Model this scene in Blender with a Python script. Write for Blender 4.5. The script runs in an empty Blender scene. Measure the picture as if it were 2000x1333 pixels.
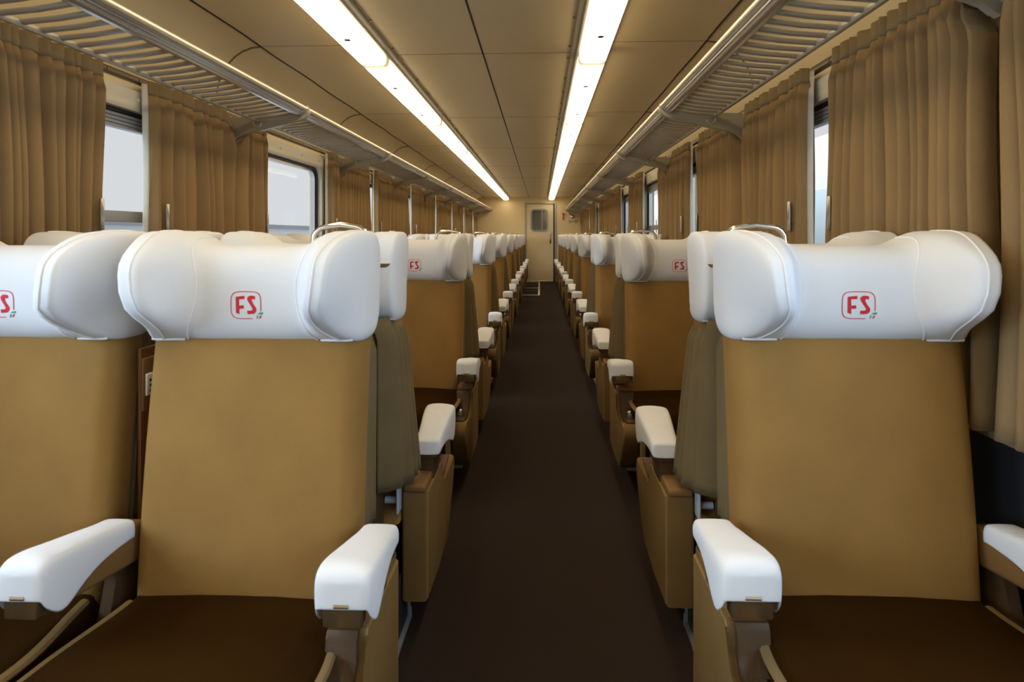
import bpy, bmesh, math, random
from mathutils import Vector, Matrix
PI = math.pi
R = math.radians
random.seed(7)
sc = bpy.context.scene
COL = sc.collection

# ------------------------------------------------------------------ camera
F = 1290.0                      # focal length in pixels of the 2000 x 1333 frame
EYE = 1.23
cam_d = bpy.data.cameras.new('camera')
cam = bpy.data.objects.new('camera', cam_d); COL.objects.link(cam)
cam_d.sensor_width = 36.0
cam_d.lens = F / 2000.0 * 36.0
YAW = math.atan(56.5 / F)
cam.location = (0.32, 0.0, EYE)
cam.rotation_euler = (R(90), 0, YAW)
cam_d.shift_x = 0.0
cam_d.shift_y = -(666.5 - 460.0) / 2000.0
cam_d.clip_start = 0.05; cam_d.clip_end = 300
cam_d.dof.use_dof = True
cam_d.dof.focus_distance = 5.5
cam_d.dof.aperture_fstop = 8.0
sc.camera = cam

# ------------------------------------------------------------------ sky, exposure, daylight
sc.view_settings.view_transform = 'Standard'
sc.view_settings.look = 'None'
sc.view_settings.exposure = 0.0
sc.view_settings.gamma = 1.0
sc.view_settings.use_curve_mapping = False
w = bpy.data.worlds.new('overcast_sky'); sc.world = w; w.use_nodes = True
bg = w.node_tree.nodes['Background']
bg.inputs[0].default_value = (0.90, 0.915, 0.95, 1); bg.inputs[1].default_value = 0.83
sc.cycles.max_bounces = 8; sc.cycles.diffuse_bounces = 5; sc.cycles.transparent_max_bounces = 16
sc.cycles.caustics_reflective = False; sc.cycles.caustics_refractive = False
sc.cycles.sample_clamp_indirect = 6.0
sc.cycles.use_denoising = True

P = 1.975                       # bay pitch
PAIR0 = 1.80                    # plane of the first back-to-back pair
WIN0 = 2.61                     # centre of window 0
BR0 = 3.585 - 2 * P             # first bracket / pillar
YEND = 17.5; YBACK = -2.3
WX = 1.45                       # half width at wall

def daylight_fill(name, x, y, power):
    l = bpy.data.lights.new(name, 'AREA'); l.shape = 'RECTANGLE'; l.size = 1.25; l.size_y = 0.8
    l.energy = power; l.color = (0.50, 0.72, 1.0)
    o = bpy.data.objects.new(name, l); COL.objects.link(o)
    o.location = (x, y, 1.38)
    o.rotation_euler = (R(90), 0, R(90) if x > 0 else R(-90))
FILL_POWER = 22
sun_d = bpy.data.lights.new('sky_fill_sun', 'SUN'); sun_d.energy = 5.0; sun_d.angle = R(50); sun_d.color = (0.70, 0.85, 1.0)  # soft sun lamp added to imitate a brighter sky
sun = bpy.data.objects.new('sky_fill_sun', sun_d); COL.objects.link(sun)
sun.rotation_euler = Vector((0.80, 0.45, -0.38)).to_track_quat('-Z', 'Y').to_euler()
for k in (-1, -2):  # added lamps outside the unseen windows, boosting the light from the sky
    daylight_fill('window_fill_lamp', -1.62, WIN0 + k * P, FILL_POWER)
    daylight_fill('window_fill_lamp', 1.62, WIN0 + k * P, FILL_POWER)

# ------------------------------------------------------------------ materials
def mat(name, col, rough=0.6, metal=0.0, var=0.0, vscale=8.0, bump=0.0, bscale=200.0, sheen=0.0, emit=None, estr=0.0, col2=None, coat=0.0, trans=0.0, spec=0.5, stretch=None):
    m = bpy.data.materials.new(name); m.use_nodes = True
    nt = m.node_tree; b = nt.nodes['Principled BSDF']
    b.inputs['Base Color'].default_value = (*col, 1)
    b.inputs['Roughness'].default_value = rough
    b.inputs['Metallic'].default_value = metal
    b.inputs['Specular IOR Level'].default_value = spec
    if sheen:
        b.inputs['Sheen Weight'].default_value = sheen
        b.inputs['Sheen Roughness'].default_value = 0.45
        b.inputs['Sheen Tint'].default_value = (min(1, col[0]*2.2), min(1, col[1]*2.2), min(1, col[2]*2.2), 1)
    if coat: b.inputs['Coat Weight'].default_value = coat
    tc = nt.nodes.new('ShaderNodeTexCoord')
    src = tc.outputs['Object']
    if stretch:
        mp = nt.nodes.new('ShaderNodeMapping'); mp.inputs['Scale'].default_value = stretch
        nt.links.new(src, mp.inputs[0]); src = mp.outputs[0]
    if var:
        n = nt.nodes.new('ShaderNodeTexNoise'); n.inputs['Scale'].default_value = vscale; n.inputs['Detail'].default_value = 5
        nt.links.new(src, n.inputs['Vector'])
        mx = nt.nodes.new('ShaderNodeMixRGB')
        c2 = col2 or tuple(c * (1 - var) for c in col)
        mx.inputs[1].default_value = (*c2, 1); mx.inputs[2].default_value = (*[min(1, c * (1 + var * 0.6)) for c in col], 1)
        nt.links.new(n.outputs['Fac'], mx.inputs[0]); nt.links.new(mx.outputs[0], b.inputs['Base Color'])
    if bump:
        n2 = nt.nodes.new('ShaderNodeTexNoise'); n2.inputs['Scale'].default_value = bscale; n2.inputs['Detail'].default_value = 3
        nt.links.new(src, n2.inputs['Vector'])
        bp = nt.nodes.new('ShaderNodeBump'); bp.inputs['Strength'].default_value = bump; bp.inputs['Distance'].default_value = 0.01
        nt.links.new(n2.outputs['Fac'], bp.inputs['Height']); nt.links.new(bp.outputs[0], b.inputs['Normal'])
    if emit:
        b.inputs['Emission Color'].default_value = (*emit, 1); b.inputs['Emission Strength'].default_value = estr
    if trans:
        out = nt.nodes['Material Output']
        t = nt.nodes.new('ShaderNodeBsdfTranslucent'); t.inputs[0].default_value = (*col, 1)
        ms = nt.nodes.new('ShaderNodeMixShader'); ms.inputs[0].default_value = trans
        nt.links.new(b.outputs[0], ms.inputs[1]); nt.links.new(t.outputs[0], ms.inputs[2]); nt.links.new(ms.outputs[0], out.inputs[0])
    return m

M = {}
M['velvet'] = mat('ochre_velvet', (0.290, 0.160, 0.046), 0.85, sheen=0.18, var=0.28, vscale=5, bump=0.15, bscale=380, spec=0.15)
M['velvet_seat'] = mat('shaded_dark_velvet', (0.032, 0.0135, 0.0022), 0.9, var=0.45, vscale=4, bump=0.15, bscale=300, spec=0.03)  # cushion velvet darkened; nap shading and vignette put into its base colour
M['velvet_edge'] = mat('aisle_lit_velvet_edge', (0.22, 0.145, 0.062), 0.85, sheen=0.2, var=0.15, vscale=10, spec=0.15)  # aisle-side cushion border; light from the aisle put into its paler colour
M['gusset'] = mat('olive_velvet_gusset', (0.165, 0.118, 0.056), 0.85, sheen=0.3, var=0.25, vscale=8, bump=0.2, bscale=300, spec=0.15)
M['leather'] = mat('brown_leather', (0.22, 0.112, 0.036), 0.5, var=0.2, vscale=9, bump=0.1, bscale=250, spec=0.35)
M['leather_dark'] = mat('dark_brown_leather', (0.075, 0.038, 0.014), 0.5, var=0.2, vscale=9, bump=0.1, bscale=250, spec=0.35)
M['velvet_panel'] = mat('olive_brown_velvet', (0.185, 0.110, 0.036), 0.8, sheen=0.12, var=0.25, vscale=7, bump=0.12, bscale=300, spec=0.2)
M['piping'] = mat('brown_piping', (0.30, 0.17, 0.05), 0.6, var=0.1)
M['cover'] = mat('white_cotton', (0.80, 0.81, 0.84), 0.85, sheen=0.1, var=0.03, vscale=4, bump=0.35, bscale=9, spec=0.2, trans=0.08)
M['seam'] = mat('white_cotton_seam', (0.84, 0.84, 0.85), 0.85, var=0.02, bump=0.05, spec=0.2)
M['red'] = mat('red_print', (0.62, 0.02, 0.035), 0.8, var=0.06, vscale=60)
M['green'] = mat('green_print', (0.05, 0.36, 0.22), 0.8, var=0.06, vscale=60)
M['chrome'] = mat('chrome', (0.82, 0.80, 0.76), 0.12, 1.0, var=0.03, vscale=30)
M['bronze'] = mat('bronze_ashtray', (0.42, 0.30, 0.16), 0.3, 0.9, var=0.1, vscale=40)
M['grey_metal'] = mat('grey_painted_metal', (0.30, 0.32, 0.35), 0.45, 0.3, var=0.08)
M['dark_metal'] = mat('dark_painted_metal', (0.030, 0.028, 0.028), 0.6, var=0.15)
M['pale_plastic'] = mat('pale_grey_plastic', (0.45, 0.50, 0.58), 0.4, var=0.05)
M['curtain'] = mat('tan_curtain_velour', (0.325, 0.212, 0.100), 0.9, sheen=0.26, var=0.12, vscale=6, bump=0.15, bscale=350, spec=0.1, trans=0.10)
M['heading'] = mat('curtain_heading_tape', (0.23, 0.168, 0.092), 0.85, sheen=0.2, var=0.12, vscale=10, spec=0.15, trans=0.05)
M['lining'] = mat('off_white_lining', (0.88, 0.88, 0.84), 0.85, var=0.02, trans=0.6, spec=0.15)
M['rail_dark'] = mat('brown_curtain_rail', (0.10, 0.065, 0.03), 0.4, 0.3, var=0.1)
M['cream'] = mat('cream_laminate', (0.70, 0.57, 0.34), 0.42, var=0.05, vscale=3, bump=0.03, bscale=120, spec=0.4)
M['ceiling'] = mat('beige_ceiling_laminate', (0.74, 0.595, 0.35), 0.42, var=0.05, vscale=2, bump=0.02, bscale=60, spec=0.4)
M['lower_wall'] = mat('dark_lower_wall', (0.035, 0.037, 0.045), 0.5, var=0.2, vscale=5)
M['seam_dark'] = mat('dark_joint', (0.035, 0.022, 0.012), 0.7, var=0.1)
M['seam_tan'] = mat('tan_joint', (0.22, 0.14, 0.065), 0.7, var=0.1)
M['frame_cream'] = mat('cream_window_frame', (0.66, 0.62, 0.50), 0.35, var=0.04, vscale=5, spec=0.5)
M['seal'] = mat('black_rubber_seal', (0.02, 0.02, 0.022), 0.5, var=0.1)
M['alu'] = mat('brushed_aluminium', (0.55, 0.55, 0.56), 0.22, 0.9, var=0.03, vscale=4)
M['sash'] = mat('grey_window_sash', (0.40, 0.43, 0.47), 0.4, 0.2, var=0.04)
M['screw'] = mat('dark_brown_screw', (0.05, 0.028, 0.015), 0.6, var=0.1)
M['alu_paint'] = mat('grey_beige_paint', (0.36, 0.325, 0.26), 0.32, 0.15, var=0.05, vscale=8, spec=0.6)
M['brass'] = mat('warm_metal_rail', (0.80, 0.74, 0.60), 0.34, 0.85, var=0.04, vscale=20)
M['carpet'] = mat('dark_brown_carpet', (0.036, 0.024, 0.0205), 0.95, var=0.35, vscale=160, bump=0.3, bscale=500, spec=0.1)
M['lamp'] = mat('lit_diffuser', (0.9, 0.85, 0.7), 0.5, emit=(1.0, 0.80, 0.50), estr=8.5, var=0.02)
M['wood'] = mat('red_brown_wood', (0.14, 0.055, 0.018), 0.45, var=0.3, vscale=6, stretch=(12, 12, 1))
M['white_plastic'] = mat('white_plastic', (0.8, 0.8, 0.8), 0.35, var=0.02)
M['black'] = mat('black_plastic', (0.015, 0.015, 0.015), 0.4, var=0.1)
M['red_paint'] = mat('red_paint', (0.55, 0.02, 0.02), 0.35, var=0.05)
M['notice'] = mat('notice_plate', (0.62, 0.52, 0.36), 0.4, var=0.04)
M['ink'] = mat('grey_ink', (0.20, 0.18, 0.15), 0.6, var=0.05)
M['door'] = mat('cream_door', (0.70, 0.585, 0.38), 0.4, var=0.05, vscale=4, spec=0.45)
M['door_glass'] = mat('grey_door_glass', (0.10, 0.10, 0.085), 0.08, spec=0.6, var=0.05, vscale=3)
M['ground'] = mat('pale_ballast', (0.75, 0.76, 0.76), 0.9, var=0.15, vscale=2)
M['train_white'] = mat('pale_train_paint', (0.86, 0.88, 0.9), 0.5, var=0.02)
M['train_blue'] = mat('pale_blue_band', (0.70, 0.80, 0.85), 0.4, var=0.05)
M['foliage'] = mat('pale_green_leaves', (0.42, 0.55, 0.36), 0.9, var=0.3, vscale=6)

lm = M['lamp']; nt = lm.node_tree; b_ = nt.nodes['Principled BSDF']
tc = nt.nodes.new('ShaderNodeTexCoord'); sx_ = nt.nodes.new('ShaderNodeSeparateXYZ'); nt.links.new(tc.outputs['Object'], sx_.inputs[0])
def mth(op, a, b=None):
    n = nt.nodes.new('ShaderNodeMath'); n.operation = op
    for i, v in enumerate((a, b)):
        if v is None: continue
        if isinstance(v, (int, float)): n.inputs[i].default_value = v
        else: nt.links.new(v, n.inputs[i])
    return n.outputs[0]
dist = mth('SUBTRACT', P / 2, mth('ABSOLUTE', mth('SUBTRACT', sx_.outputs['Y'], P / 2)))      # metres from the nearer tube end
mr = nt.nodes.new('ShaderNodeMapRange'); nt.links.new(dist, mr.inputs[0]); mr.inputs[1].default_value = 0.0; mr.inputs[2].default_value = 0.11; mr.inputs[3].default_value = 0.06; mr.inputs[4].default_value = 1.0; mr.interpolation_type = 'SMOOTHSTEP'
mr2 = nt.nodes.new('ShaderNodeMapRange'); nt.links.new(mth('ABSOLUTE', sx_.outputs['X']), mr2.inputs[0]); mr2.inputs[1].default_value = 0.045; mr2.inputs[2].default_value = 0.076; mr2.inputs[3].default_value = 1.0; mr2.inputs[4].default_value = 0.34
nt.links.new(mth('MULTIPLY', mth('MULTIPLY', mr.outputs[0], mr2.outputs[0]), 9.3), b_.inputs['Emission Strength'])

g = bpy.data.materials.new('window_glass'); g.use_nodes = True
nt = g.node_tree; nt.nodes.remove(nt.nodes['Principled BSDF'])
tr = nt.nodes.new('ShaderNodeBsdfTransparent'); gl = nt.nodes.new('ShaderNodeBsdfGlossy'); gl.inputs['Roughness'].default_value = 0.02
tr.inputs[0].default_value = (0.96, 0.97, 0.97, 1)
mx = nt.nodes.new('ShaderNodeMixShader'); mx.inputs[0].default_value = 0.012
nt.links.new(tr.outputs[0], mx.inputs[1]); nt.links.new(gl.outputs[0], mx.inputs[2]); nt.links.new(mx.outputs[0], nt.nodes['Material Output'].inputs[0])
M['glass'] = g

# ------------------------------------------------------------------ helpers
def obj(name, bm, m, parent=None, smooth=True, solid=0.0, angle=40):
    bmesh.ops.recalc_face_normals(bm, faces=bm.faces)
    me = bpy.data.meshes.new(name); bm.to_mesh(me); bm.free()
    mats = m if isinstance(m, (list, tuple)) else [m]
    for q in mats: me.materials.append(M[q])
    if smooth:
        me.polygons.foreach_set('use_smooth', [True] * len(me.polygons))
        if angle: me.set_sharp_from_angle(angle=R(angle))
    o = bpy.data.objects.new(name, me); COL.objects.link(o)
    if parent: o.parent = parent
    if solid:
        s = o.modifiers.new('thickness', 'SOLIDIFY'); s.thickness = solid; s.offset = 0
    return o

def tag(o, label, cat, group=None, kind=None):
    if label: o['label'] = label
    if cat: o['category'] = cat
    if group: o['group'] = group
    if kind: o['kind'] = kind
    return o

def thing(name, label, cat, loc=(0, 0, 0), rotz=0, group=None, kind=None):
    o = bpy.data.objects.new(name, None); COL.objects.link(o)
    o.location = loc; o.rotation_euler = (0, 0, rotz); o.empty_display_size = 0.05
    return tag(o, label, cat, group, kind)

def struct(name, bm, m, smooth=False, angle=30, parent=None):
    o = obj(name, bm, m, parent, smooth, angle=angle); 
    if parent is None: o['kind'] = 'structure'
    return o

def box(bm, x0, x1, y0, y1, z0, z1, bev=0.0, seg=2, mi=0):
    n0 = set(bm.faces)
    r = bmesh.ops.create_cube(bm, size=1.0)
    vs = r['verts']
    for v in vs:
        v.co = Vector(((x0 + x1) / 2 + v.co.x * abs(x1 - x0), (y0 + y1) / 2 + v.co.y * abs(y1 - y0), (z0 + z1) / 2 + v.co.z * abs(z1 - z0)))
    if bev:
        es = list({e for v in vs for e in v.link_edges})
        bmesh.ops.bevel(bm, geom=es, offset=bev, segments=seg, affect='EDGES', profile=0.5)
    for f in bm.faces:
        if f not in n0: f.material_index = mi

def extrude_poly(bm, pts, axis, a, b, bev=0.0, seg=3, mi=0):
    """pts in the two other axes, extruded along axis from a to b"""
    def mk(p, t):
        if axis == 'x': return Vector((t, p[0], p[1]))
        if axis == 'y': return Vector((p[0], t, p[1]))
        return Vector((p[0], p[1], t))
    n0 = set(bm.faces)
    A = [bm.verts.new(mk(p, a)) for p in pts]; B = [bm.verts.new(mk(p, b)) for p in pts]
    f1 = bm.faces.new(A); f2 = bm.faces.new(B[::-1])
    n = len(pts)
    for i in range(n):
        bm.faces.new((A[i], B[i], B[(i + 1) % n], A[(i + 1) % n]))
    if bev:
        es = list(f1.edges) + list(f2.edges)
        bmesh.ops.bevel(bm, geom=es, offset=bev, segments=seg, affect='EDGES', profile=0.5, clamp_overlap=True)
    for f in bm.faces:
        if f not in n0: f.material_index = mi

def loft(bm, rings, closed=True, cap=True, mi=0):
    V = [[bm.verts.new(p) for p in r] for r in rings]
    n = len(V[0])
    for i in range(len(V) - 1):
        for j in range(n if closed else n - 1):
            k = (j + 1) % n
            try:
                f = bm.faces.new((V[i][j], V[i][k], V[i + 1][k], V[i + 1][j])); f.material_index = mi
            except ValueError: pass
    if cap and closed:
        for r in (V[0], V[-1][::-1]):
            try:
                f = bm.faces.new(r); f.material_index = mi
            except ValueError: pass
    return V

def tube(bm, pts, r, n=8, cap=True, mi=0, rx=None):
    pts = [Vector(p) for p in pts]
    rings = []
    prev = None
    for i, p in enumerate(pts):
        if i == 0: d = pts[1] - p
        elif i == len(pts) - 1: d = p - pts[i - 1]
        else: d = pts[i + 1] - pts[i - 1]
        d.normalize()
        if prev is None:
            up = Vector((0, 0, 1)) if abs(d.z) < 0.9 else Vector((1, 0, 0))
            a = d.cross(up).normalized()
        else:
            a = (prev - d * prev.dot(d)).normalized()
        prev = a
        b = d.cross(a)
        rings.append([p + a * (rx or r) * math.cos(2 * PI * k / n) + b * r * math.sin(2 * PI * k / n) for k in range(n)])
    loft(bm, rings, True, cap, mi)

def smooth_path(pts, sub=6):
    pts = [Vector(p) for p in pts]; out = []
    for i in range(len(pts) - 1):
        p0 = pts[max(i - 1, 0)]; p1 = pts[i]; p2 = pts[i + 1]; p3 = pts[min(i + 2, len(pts) - 1)]
        for s in range(sub):
            t = s / sub
            out.append(0.5 * ((2 * p1) + (p2 - p0) * t + (2 * p0 - 5 * p1 + 4 * p2 - p3) * t * t + (3 * p1 - p0 - 3 * p2 + p3) * t ** 3))
    out.append(pts[-1]); return out

def rrect(hw, hh, r, n=6, cx=0, cy=0):
    out = []
    for (sx, sy, a0) in ((1, 1, 0), (-1, 1, 90), (-1, -1, 180), (1, -1, 270)):
        for i in range(n + 1):
            a = R(a0 + 90 * i / n)
            out.append((cx + sx * (hw - r) + r * math.cos(a), cy + sy * (hh - r) + r * math.sin(a)))
    return out

def sstep(a, b, x):
    t = max(0, min(1, (x - a) / (b - a))); return t * t * (3 - 2 * t)

def copy_tree(o, parent=None):
    c = o.copy(); COL.objects.link(c)
    if parent:
        c.parent = parent
    for ch in list(o.children): copy_tree(ch, c)
    return c

ORD = ['nearest', 'second', 'third', 'fourth', 'fifth', 'sixth', 'seventh', 'eighth', 'ninth']

# ================================================================== SETTING
bm = bmesh.new(); box(bm, -WX - 0.1, WX + 0.1, YBACK - 0.1, YEND + 0.1, -0.05, 0.0); struct('floor', bm, 'carpet')

# ceiling: centre field, two outer fields, two coves falling to the wall behind the racks
ZC = EYE + 1.005; ZO = EYE + 1.014
cove = [(1.18, ZO)] + [(1.18 + 0.245 * math.sin(a), ZO - 0.285 * (1 - math.cos(a))) for a in [R(12 * i) for i in range(1, 8)]] + [(1.45, 1.93)]
prof = [(-x, z) for x, z in cove[::-1]] + [(-0.70, ZO), (-0.62, ZC + 0.004), (-0.5, ZC), (0, ZC), (0.5, ZC), (0.62, ZC + 0.004), (0.70, ZO)] + cove
bm = bmesh.new()
poly = prof + [(1.62, 1.93), (1.62, 2.45), (-1.62, 2.45), (-1.62, 1.93)]
ringA = [bm.verts.new((x, YBACK - 0.1, z)) for x, z in poly]; ringB = [bm.verts.new((x, YEND + 0.1, z)) for x, z in poly]
for i in range(len(poly)):
    k = (i + 1) % len(poly); bm.faces.new((ringA[i], ringA[k], ringB[k], ringB[i]))
struct('ceiling', bm, 'ceiling', smooth=True, angle=25)

# ceiling joints
nt_ = 1
def trim(bm, m, smooth=False):
    global nt_
    o = struct('trim_%d' % nt_, bm, m, smooth); nt_ += 1; return o
bm = bmesh.new(); box(bm, -0.0045, 0.0045, YBACK, YEND, ZC - 0.0015, ZC + 0.01); trim(bm, 'seam_dark')
for s in (-1, 1):
    bm = bmesh.new(); n = 160; rings = []
    for i in range(n + 1):
        y = YBACK + (YEND - YBACK) * i / n
        wv = 0.004 * math.sin(2 * PI * (y - 3.48) / P * 2) * (1 if s < 0 else 0.5)
        x = 1.18 + wv
        rings.append([(s * (x - 0.004), y, ZO - 0.0015), (s * (x + 0.004), y, ZO - 0.004), (s * (x + 0.004), y, ZO + 0.01), (s * (x - 0.004), y, ZO + 0.01)])
    loft(bm, rings); trim(bm, 'seam_dark')
bm = bmesh.new()
for k in range(-2, 8):
    y = 3.64 + P * k
    if y < YEND: box(bm, -0.52, 0.52, y - 0.002, y + 0.002, ZC - 0.001, ZC + 0.01)
trim(bm, 'seam_tan')
for s in (-1, 1):
    bm = bmesh.new()
    for k in range(-2, 8):
        y = 3.48 + P * k
        box(bm, s * 0.66, s * 1.18, y - 0.002, y + 0.002, ZO - 0.001, ZO + 0.01)
    trim(bm, 'seam_tan')
    bm = bmesh.new()
    for k in range(-2, 8):
        y = 3.48 + P * k
        rings = []
        for (x, z) in cove[:-1]:
            rings.append([(s * x, y - 0.009, z - 0.002), (s * x, y - 0.003, z - 0.006), (s * x, y + 0.003, z - 0.006), (s * x, y + 0.009, z - 0.002), (s * (x + 0.004), y + 0.009, z + 0.01), (s * (x + 0.004), y - 0.009, z + 0.01)])
        loft(bm, rings)
    trim(bm, 'seam_tan')

# side walls: boxes round the window openings
KW = range(-2, 8)
HW_, ZB, ZT = 0.65, 0.93, 1.77
for s, nm in ((-1, 'wall_left'), (1, 'wall_right')):
    bm = bmesh.new()
    x0, x1 = s * WX, s * (WX + 0.10)
    box(bm, x0, x1, YBACK - 0.1, YEND + 0.1, 0.72, ZB - 0.03)
    box(bm, x0, x1, YBACK - 0.1, YEND + 0.1, ZT + 0.03, 1.96)
    edges = [YBACK - 0.1]
    for k in KW: edges += [WIN0 + P * k - HW_ - 0.03, WIN0 + P * k + HW_ + 0.03]
    edges.append(YEND + 0.1)
    for i in range(0, len(edges), 2):
        box(bm, x0, x1, edges[i], edges[i + 1], ZB - 0.03, ZT + 0.03)
    box(bm, x0, x1, YBACK - 0.1, YEND + 0.1, 0.0, 0.72, mi=1)
    struct(nm, bm, ['cream', 'lower_wall'])
    bm = bmesh.new(); box(bm, s * (WX - 0.012), s * (WX + 0.001), YBACK, YEND, 0.0, 0.10); struct('baseboard_left' if s < 0 else 'baseboard_right', bm, 'dark_metal')

def ring_frame(bm, s, xa, xb, yc, zc, ho, hz, ro, hi, hiz, ri, n=8, mi=0, lip=0.0):
    o = rrect(ho, hz, ro, n, yc, zc); i_ = rrect(hi, hiz, ri, n, yc, zc)
    A = [bm.verts.new((s * xa, p[0], p[1])) for p in o]; B = [bm.verts.new((s * (xa + lip), p[0], p[1])) for p in i_]
    C_ = [bm.verts.new((s * xb, p[0], p[1])) for p in i_]; D = [bm.verts.new((s * xb, p[0], p[1])) for p in o]
    n = len(A)
    for q in range(n):
        k = (q + 1) % n
        for a, b in ((A, B), (B, C_), (C_, D), (D, A)):
            f = bm.faces.new((a[q], a[k], b[k], b[q])); f.material_index = mi

wn = 1
zc = (ZB + ZT) / 2; hz = (ZT - ZB) / 2
for s in (-1, 1):
    for k in KW:
        yc = WIN0 + P * k
        w_ = thing('window_%d' % wn, None, None, (0, 0, 0), kind='structure'); wn += 1
        bm = bmesh.new()
        ring_frame(bm, s, WX - 0.018, WX + 0.06, yc, zc, HW_ + 0.11, hz + 0.085, 0.13, HW_, hz, 0.10, lip=0.008)
        for (dy, z) in ((-0.58, 1.82), (0.58, 1.82), (-0.2, 1.82), (0.2, 1.82)):
            box(bm, s * (WX - 0.021), s * (WX - 0.01), yc + dy - 0.007, yc + dy + 0.007, z - 0.007, z + 0.007, bev=0.003)
        obj('window_frame', bm, 'frame_cream', w_, angle=35)
        bm = bmesh.new()
        ring_frame(bm, s, WX + 0.02, WX + 0.07, yc, zc, HW_ + 0.004, hz + 0.004, 0.10, HW_ - 0.016, hz - 0.016, 0.085)
        obj('rubber_seal', bm, 'seal', w_, angle=35)
        bm = bmesh.new()
        ring_frame(bm, s, WX + 0.035, WX + 0.07, yc, zc, HW_ - 0.014, hz - 0.014, 0.088, HW_ - 0.034, hz - 0.034, 0.07)
        obj('inner_frame', bm, 'alu', w_, angle=35)
        bm = bmesh.new()
        extrude_poly(bm, rrect(HW_ - 0.02, hz - 0.02, 0.08, 6, yc, zc), 'x', s * (WX + 0.055), s * (WX + 0.060))
        obj('pane', bm, 'glass', w_, smooth=False)
        if (s < 0 and k in (0, -1)) or (s > 0 and k in (2, 5)):
            bm = bmesh.new(); box(bm, s * (WX + 0.018), s * (WX + 0.054), yc - HW_ + 0.02, yc + HW_ - 0.02, 1.285, 1.335, bev=0.004)
            obj('transom', bm, 'sash', w_)
            bm = bmesh.new()
            box(bm, s * (WX + 0.006), s * (WX + 0.02), yc - 0.10, yc - 0.02, 1.297, 1.327, bev=0.004)
            tube(bm, [(s * (WX + 0.008), yc - 0.06, 1.312), (s * (WX - 0.012), yc - 0.06, 1.312)], 0.008, 8)
            obj('latch', bm, 'chrome', w_)
        if (s < 0 and k in (0, -1)) or s > 0:
            bm = bmesh.new()
            for q in range(4):
                box(bm, s * (WX + 0.015), s * (WX + 0.05), yc - HW_ + 0.03, yc + HW_ - 0.03, 1.735 - q * 0.016, 1.749 - q * 0.016, bev=0.003)
            obj('vent_slats', bm, 'sash', w_)

# end wall with a doorway, rear wall behind the camera
DX0, DX1, DZ = -0.075, 0.69, 2.065
bm = bmesh.new()
box(bm, -WX - 0.1, DX0, YEND, YEND + 0.08, 0, 2.35); box(bm, DX1, WX + 0.1, YEND, YEND + 0.08, 0, 2.35); box(bm, DX0, DX1, YEND, YEND + 0.08, DZ, 2.35)
box(bm, DX1 - 0.075, DX1, YEND + 0.06, YEND + 0.079, 0, DZ, mi=1)
struct('wall_end', bm, ['cream', 'black'])
bm = bmesh.new()
box(bm, -0.10, -0.096, YEND - 0.001, YEND, DZ + 0.03, 2.24); box(bm, 0.74, 0.744, YEND - 0.001, YEND, 1.0, 2.24)
trim(bm, 'seam_tan')
bm = bmesh.new(); box(bm, -WX - 0.1, WX + 0.1, YBACK - 0.08, YBACK, 0, 2.4); struct('wall_back', bm, 'cream')
d = thing('door_1', None, None, (0, 0, 0), kind='structure')
bm = bmesh.new()
box(bm, DX0 - 0.03, DX0 + 0.006, YEND - 0.02, YEND + 0.09, 0, DZ + 0.03, bev=0.004); box(bm, DX1 - 0.006, DX1 + 0.03, YEND - 0.02, YEND + 0.09, 0, DZ + 0.03, bev=0.004); box(bm, DX0, DX1, YEND - 0.02, YEND + 0.09, DZ - 0.006, DZ + 0.03, bev=0.004)
obj('door_frame', bm, 'grey_metal', d)
LX1 = DX1 - 0.045
bm = bmesh.new()
wc = ((1036 + 1071) / 2 - 1056.5) * YEND / F + 0.32; wz = EYE + (460 - 430.5) * YEND / F; whw = 0.215; whz = 0.285
# door leaf with a rounded window opening
outer = [(DX0 + 0.006, 0.02), (LX1, 0.02), (LX1, DZ - 0.006), (DX0 + 0.006, DZ - 0.006)]
inner = rrect(whw, whz, 0.09, 8, wc, wz)
for yy in (YEND + 0.01, YEND + 0.05):
    O = [bm.verts.new((p[0], yy, p[1])) for p in outer]; I = [bm.verts.new((p[0], yy, p[1])) for p in inner]
    eo = [bm.edges.new((O[i], O[(i + 1) % 4])) for i in range(4)]; ei = [bm.edges.new((I[i], I[(i + 1) % len(I)])) for i in range(len(I))]
    bmesh.ops.triangle_fill(bm, edges=eo + ei, use_beauty=True)
obj('door_leaf', bm, 'door', d, smooth=False)
bm = bmesh.new(); box(bm, LX1, LX1 + 0.003, YEND + 0.01, YEND + 0.05, 0.02, DZ - 0.006); obj('door_edge', bm, 'grey_metal', d, smooth=False)
bm = bmesh.new()
o_ = rrect(whw + 0.018, whz + 0.018, 0.105, 8, wc, wz); i_ = rrect(whw - 0.022, whz - 0.022, 0.07, 8, wc, wz)
for a, b in ((YEND - 0.002, YEND + 0.055),):
    A = [bm.verts.new((p[0], a, p[1])) for p in o_]; B = [bm.verts.new((p[0], a, p[1])) for p in i_]; C_ = [bm.verts.new((p[0], b, p[1])) for p in i_]; D_ = [bm.verts.new((p[0], b, p[1])) for p in o_]
    for q in range(len(A)):
        k = (q + 1) % len(A)
        for u_, v_ in ((A, B), (B, C_), (C_, D_), (D_, A)): bm.faces.new((u_[q], u_[k], v_[k], v_[q]))
obj('window_surround', bm, 'grey_metal', d)
bm = bmesh.new(); extrude_poly(bm, rrect(whw - 0.01, whz - 0.01, 0.08, 8, wc, wz), 'y', YEND + 0.028, YEND + 0.034); 
obj('door_pane', bm, 'door_glass', d, smooth=False)
bm = bmesh.new(); box(bm, wc + 0.055, wc + 0.085, YEND + 0.018, YEND + 0.027, wz - whz + 0.02, wz + whz - 0.02); obj('pane_bar', bm, 'grey_metal', d)
bm = bmesh.new(); hx = LX1 - 0.075
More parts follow.
